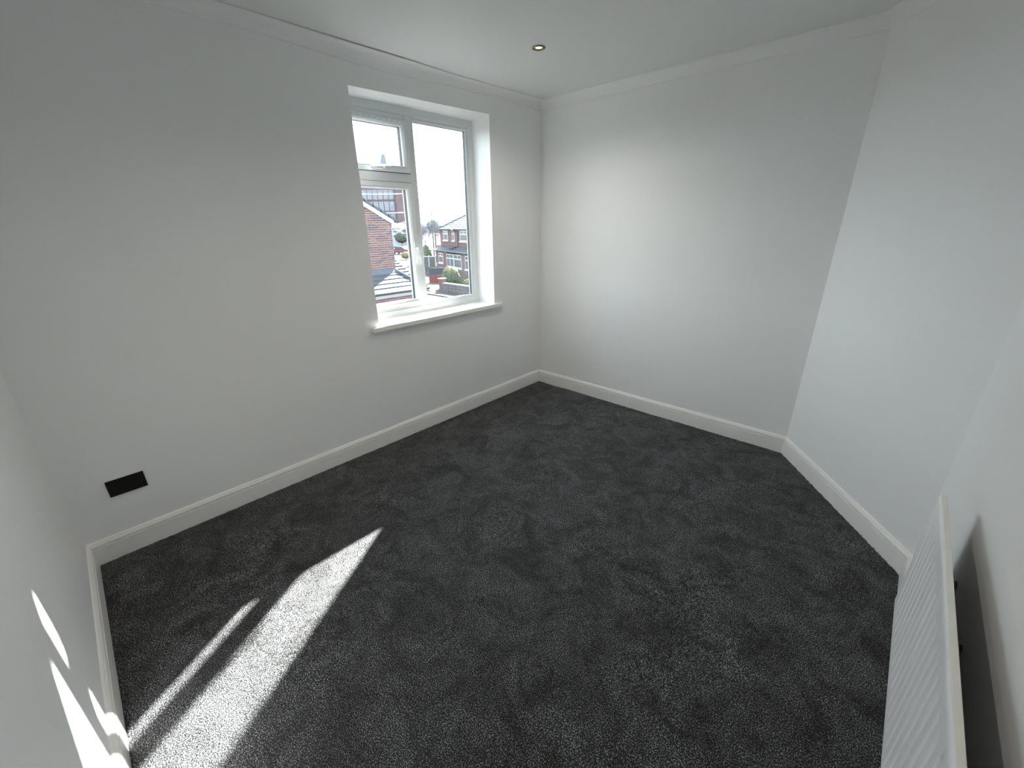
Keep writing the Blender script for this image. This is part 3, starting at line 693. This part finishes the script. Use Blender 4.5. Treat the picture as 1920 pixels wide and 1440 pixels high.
shrub('street_tree', 'small leafy green tree before the white houses under the mill', -94.5, 59.5, (1.5, 1.5, 1.3), -1.5, M['leaf'], n=1500, leaf=.3, seed=10)

def bare_tree(x, y, h, label, seed):
    rnd = random.Random(seed)
    t = thing('bare_tree', label, 'tree', 'bare winter trees behind the fences', loc=(x, y, G))
    tr = MB(); br = MB()
    tr.tube([(0, 0, 0), (.05, 0, h * .3), (0, .08, h * .45)], h * .022, 5, h * .014)
    def grow(p, d, l, r, dep):
        q = p + d * l; br.tube([p, q], r, 3, r * .6, cap=False)
        if dep == 0: return
        for _ in range(4 if dep > 4 else 3):
            nd = (d + Vector((rnd.uniform(-.75, .75), rnd.uniform(-.75, .75), rnd.uniform(-.25, .6)))).normalized()
            grow(p.lerp(q, rnd.uniform(.5, 1)), nd, l * rnd.uniform(.6, .82), r * .62, dep - 1)
    for k in range(4):
        a = k * 1.57 + rnd.uniform(-.4, .4); z0 = h * rnd.uniform(.2, .42)
        grow(Vector((0, 0, z0)), Vector((math.cos(a) * .6, math.sin(a) * .6, .8)).normalized(), h * .25, h * .011, 5)
    tr.build('trunk', M['bark'], t); br.build('branches', M['twig'], t)
tl = ['tangled bare tree in the gap left of the brick house roof', 'bare tree just left of the first telegraph pole', 'bare tree between the two telegraph poles', 'bare tree touching the corner of the hipped roof', 'bare tree low behind the conifer column', 'farther bare tree above the conifer tops']
for k, (x, y, h) in enumerate(((-60, 40.2, 5.2), (-66, 44.5, 5.4), (-61.5, 51.5, 5.4), (-60, 46.5, 5.0), (-72, 50.5, 5.2), (-76, 56.2, 5.4))):
    bare_tree(x, y, h, tl[k], 20 + k)

# distant wooded ridge and trees on it
def ridge():
    rnd = random.Random(2); pts = []
    n = 60
    for k in range(n + 1):
        a = math.radians(24 + 32 * k / n); D = 620
        z = 2 + 4 * math.sin(k * .21) + 2.5 * math.sin(k * .63 + 1) + rnd.uniform(-.8, .8)
        pts.append((2.6 - D * math.cos(a), -3.2 + D * math.sin(a), z, a))
    v = []; f = []
    for x, y, z, a in pts:
        dx, dy = -math.cos(a), math.sin(a)
        v += [(x - dx * 120, y - dy * 120, G), (x, y, z), (x + dx * 150, y + dy * 150, G)]
    for k in range(n): f += [(k * 3, k * 3 + 3, k * 3 + 4, k * 3 + 1), (k * 3 + 1, k * 3 + 4, k * 3 + 5, k * 3 + 2)]
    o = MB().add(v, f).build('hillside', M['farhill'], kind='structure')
ridge()
def far_tree(x, y, r, zc, label, sd_):
    rnd = random.Random(sd_); t = thing('distant_tree', label, 'tree', 'hazy trees on the skyline', loc=(x, y, G))
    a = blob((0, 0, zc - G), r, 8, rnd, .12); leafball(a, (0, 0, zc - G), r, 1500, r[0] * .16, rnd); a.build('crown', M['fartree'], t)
    MB().tube([(0, 0, 0), (0, 0, zc - G)], .5, 5).build('trunk', M['bark'], t)
for k, (az, D, r, zc, lb) in enumerate(((35.3, 300, 4.5, -1, 'hazy blue tree just left of the first telegraph pole top'), (36.9, 330, 5, 1, 'hazy blue tree right of the second telegraph pole'), (37.7, 300, 4.0, -1.5, 'hazy tree low beside the hipped roof corner'), (34.6, 280, 4, -2.5, 'hazy tree at the edge of the white mullion'))):
    a = math.radians(az); far_tree(2.6 - D * math.cos(a), -3.2 + D * math.sin(a), (r, r, r * .8), zc - .8, lb, 40 + k)

# ---- telegraph poles and overhead cables
def pole(x, y, top, label, r=.085, arm=False):
    t = thing('telegraph_pole', label, 'pole', 'wooden telegraph poles', loc=(x, y, G))
    MB().tube([(0, 0, 0), (0, 0, top - G)], r * 1.25, 8, r * .7).build('shaft', M['pole'], t)
    if arm: MB().box(-.35, .35, -.05, .05, top - G - .6, top - G - .5).build('crossbar', M['pole'], t)
pole(-45.7, 32.95, 3.5, 'tall slender telegraph pole left of the brick house')
pole(-49.2, 36.0, 2.3, 'shorter thicker telegraph pole near the hipped roof corner', .12)
def cable(a, b, sag, label):
    a, b = Vector(a), Vector(b); pts = []
    for k in range(17):
        q = k / 16; p = a.lerp(b, q); p.z -= sag * 4 * q * (1 - q); pts.append(p)
    tag(MB().tube(pts, .012, 4).build('overhead_cable', M['cable']), label, 'cable', 'pale cables crossing before the mill')
pole(-24.66, 15.37, 3.75, 'telegraph pole carrying the pale cables, behind the window mullion', .11, True)
cable((-16.2, 3.62, 2.80), (-24.66, 15.37, 3.62), .04, 'highest pale cable crossing the mill windows')
cable((-13.35, 5.08, 2.06), (-24.66, 15.37, 2.42), .05, 'second pale cable, crossing the plain mill wall')
cable((-11.30, 5.66, 1.60), (-24.66, 15.37, 2.02), .06, 'pale cable rising right from the brick house corner')
cable((-11.30, 5.50, 1.38), (-24.66, 15.37, 1.88), .16, 'lowest pale cable sagging beside the brick house corner')

# ---- white houses under the mill, and a car
def cottages():
    a = math.radians(32.3); D = 118
    cx, cy = 2.6 - D * math.cos(a), -3.2 + D * math.sin(a)
    t = thing('white_terrace', 'row of small white houses with dark roofs below the mill', 'house', loc=(cx, cy, G))
    t.rotation_euler = (0, 0, math.atan2(.682, .731))
    MB().box(-9, 4.2, 0, 8, 0, 4.5).build('white_wall', M['ext_white'], t)
    MB().add([(-9.4, -.4, 4.5), (4.4, -.4, 4.5), (4.4, 8.4, 4.5), (-9.4, 8.4, 4.5), (-9.4, 4, 5.6), (4.4, 4, 5.6)], [(0, 1, 5, 4), (2, 3, 4, 5), (0, 4, 3), (1, 2, 5), (3, 2, 1, 0)]).build('roof', M['tiledark'], t)
    for k in range(5):
        for z in (2.2, 3.5):
            w_ = MB().box(-8 + k * 2.4, -6.9 + k * 2.4, -.12, .05, z - .1, z + .7).build('window', M['ext_white'], t)
            MB().box(-7.9 + k * 2.4, -7.0 + k * 2.4, -.15, -.1, z, z + .6).build('pane', M['darkglass'], w_)
cottages()
def car():
    t = thing('parked_car', 'maroon parked car beyond the corner of the nearest brick house', 'car', loc=(-70.2, 43.6, G))
    t.rotation_euler = (0, 0, math.radians(20))
    prof = [(-2.0, .3), (-2.05, .75), (-1.9, .95), (-1.1, 1.0), (-.55, 1.38), (.75, 1.40), (1.35, 1.02), (1.95, .92), (2.05, .6), (2.0, .3)]
    n = len(prof); v = [(x, y, z) for y in (-.82, .82) for x, z in prof]
    MB().add(v, [tuple(range(n)), tuple(range(n, 2 * n))[::-1]] + [(i, (i + 1) % n, n + (i + 1) % n, n + i) for i in range(n)]).build('body', M['carred'], t, bevel=.04)
    MB().box(-.95, -.55, -.84, -.80, 1.02, 1.24).box(-.45, .3, -.84, -.80, 1.02, 1.30).box(.38, .95, -.84, -.80, 1.02, 1.26).build('side_windows', M['darkglass'], t)
    MB().add([(1.33, -.7, 1.05), (1.33, .7, 1.05), (.8, .62, 1.37), (.8, -.62, 1.37)], [(0, 1, 2, 3)]).build('windscreen', M['darkglass'], t)
    for x in (-1.3, 1.3):
        for y in (-.84, .66): MB().tube([(x, y, .31), (x, y + .18, .31)], .31, 14).build('wheel', M['tyre'], t)
    for y in (-.6, .45): MB().box(1.98, 2.06, y, y + .2, .62, .76).build('headlamp', M['ext_white'], t)
car()
shrub('garden_shrub', 'yellowish shrub in front of the maroon parked car', -58.5, 36.8, (.8, .8, .55), -3.1, M['leafgold'], n=700, leaf=.15, seed=14)

# ---- gate pier, red wall with curved dark boards, garden walls, fences
def pier():
    t = thing('gate_pier', 'square red brick gate pier at the end of the stone wall', 'pier', loc=(-26.3, 19.05, G))
    for r in range(13):
        MB().box(-.22, .22, -.22, .22, r * .075, r * .075 + .062).build('brick_course', M['brickwall'], t)
    MB().box(-.205, .205, -.205, .205, 0, .97).build('mortar_core', M['mortar'], t)
    MB().box(-.28, .28, -.28, .28, .97, 1.05).build('cap_stone', M['coping'], t)
pier()
def stone_wall():
    t = thing('garden_wall', 'low grey stone garden wall with pale coping, right of the brick pier', 'wall', loc=(-26.0, 18.9, G))
    rnd = random.Random(6)
    MB().box(.02, 9, -.10, .10, 0, .66).build('core', M['mortar'], t)
    ps = [mat('stone_tone', c, .9, noise=(5, .25)) for c in ((.078, .072, .075), (.088, .078, .078), (.068, .066, .071))]
    pro = [MB().box(0, 1, -.13, .13, 0, .19).build('stone', m_, t, bevel=.0) for m_ in ps]
    for r in range(3):
        x = .02 + (r % 2) * -.0
        while x < 8.6:
            l = rnd.uniform(.28, .55); inst(rnd.choice(pro), t, (x, rnd.uniform(-.012, .012), .01 + r * .215), scale=(l - .025, 1, 1)); x += l
    for o in pro: bpy.data.objects.remove(o)
    for k in range(15): MB().box(k * .6, k * .6 + .58, -.17, .17, .66, .73).build('coping_stone', M['coping'], t)
stone_wall()
def arched(name, label, x0, y0, x1, y1, zb, zt, rise, m, cat, boards, thick=.1, post=None):
    a, b = Vector((x0, y0, 0)), Vector((x1, y1, 0)); L_ = (b - a).length; t = thing(name, label, cat, loc=(x0, y0, G))
    t.rotation_euler = (0, 0, math.atan2(y1 - y0, x1 - x0))
    for k in range(boards):
        p, q = L_ * k / boards, L_ * (k + 1) / boards - .012
        h = lambda s_: zt - G + rise * math.sin(math.pi * s_ / L_)
        MB().hexa([(p, -thick / 2, zb - G), (q, -thick / 2, zb - G), (q, thick / 2, zb - G), (p, thick / 2, zb - G)], [(p, -thick / 2, h(p)), (q, -thick / 2, h(q)), (q, thick / 2, h(q)), (p, thick / 2, h(p))]).build('board' if boards > 4 else 'panel', m, t)
    if post:
        for k in range(post[0]):
            p = L_ * k / (post[0] - 1); MB().box(p - .06, p + .06, -.09, .06, 0, zt - G + .15).build('post', post[1], t)
        MB().box(0, L_, -thick, thick, zt - G, zt - G + .07).build('rail', post[1], t)
    return t
arched('red_wall', 'low red painted wall with gently arched top behind the cream driveway', -31.2, 21.3, -29.3, 22.6, G, -3.05, .10, M['redwall'], 'wall', 3, .2)
arched('board_fence', 'dark blue-grey arched board fence behind the low red wall', -31.8, 21.8, -29.7, 23.2, G, -2.45, .08, M['darkboard'], 'fence', 14, .04)
arched('panel_fence', 'grey panel fence with white posts in front of the conifers', -45.6, 29.9, -42.9, 31.0, G, -2.38, 0, M['greyboard'], 'fence', 16, .05, (4, M['ext_white']))
arched('side_fence', 'low dull grey fence nearer than the white-posted one', -38.5, 25.6, -35.8, 27.6, G, -2.95, 0, M['stone'], 'fence', 10, .06)
arched('brown_fence', 'brown board fence to the right behind the round bush', -31.5, 24.9, -25.5, 24.3, G, -2.80, 0, M['brownboard'], 'fence', 30, .04)
def cream_wall():
    t = thing('rendered_wall', 'sunlit cream rendered wall left of the brick house', 'wall', loc=(-45.6, 34.2, G))
    t.rotation_euler = (0, 0, math.radians(40))
    MB().box(-.7, 1.5, 0, .2, 0, 2.55).build('wall_panel', M['cream'], t)
    MB().box(-.75, 1.55, -.05, .25, 2.55, 2.65).build('coping', M['coping'], t)
cream_wall()
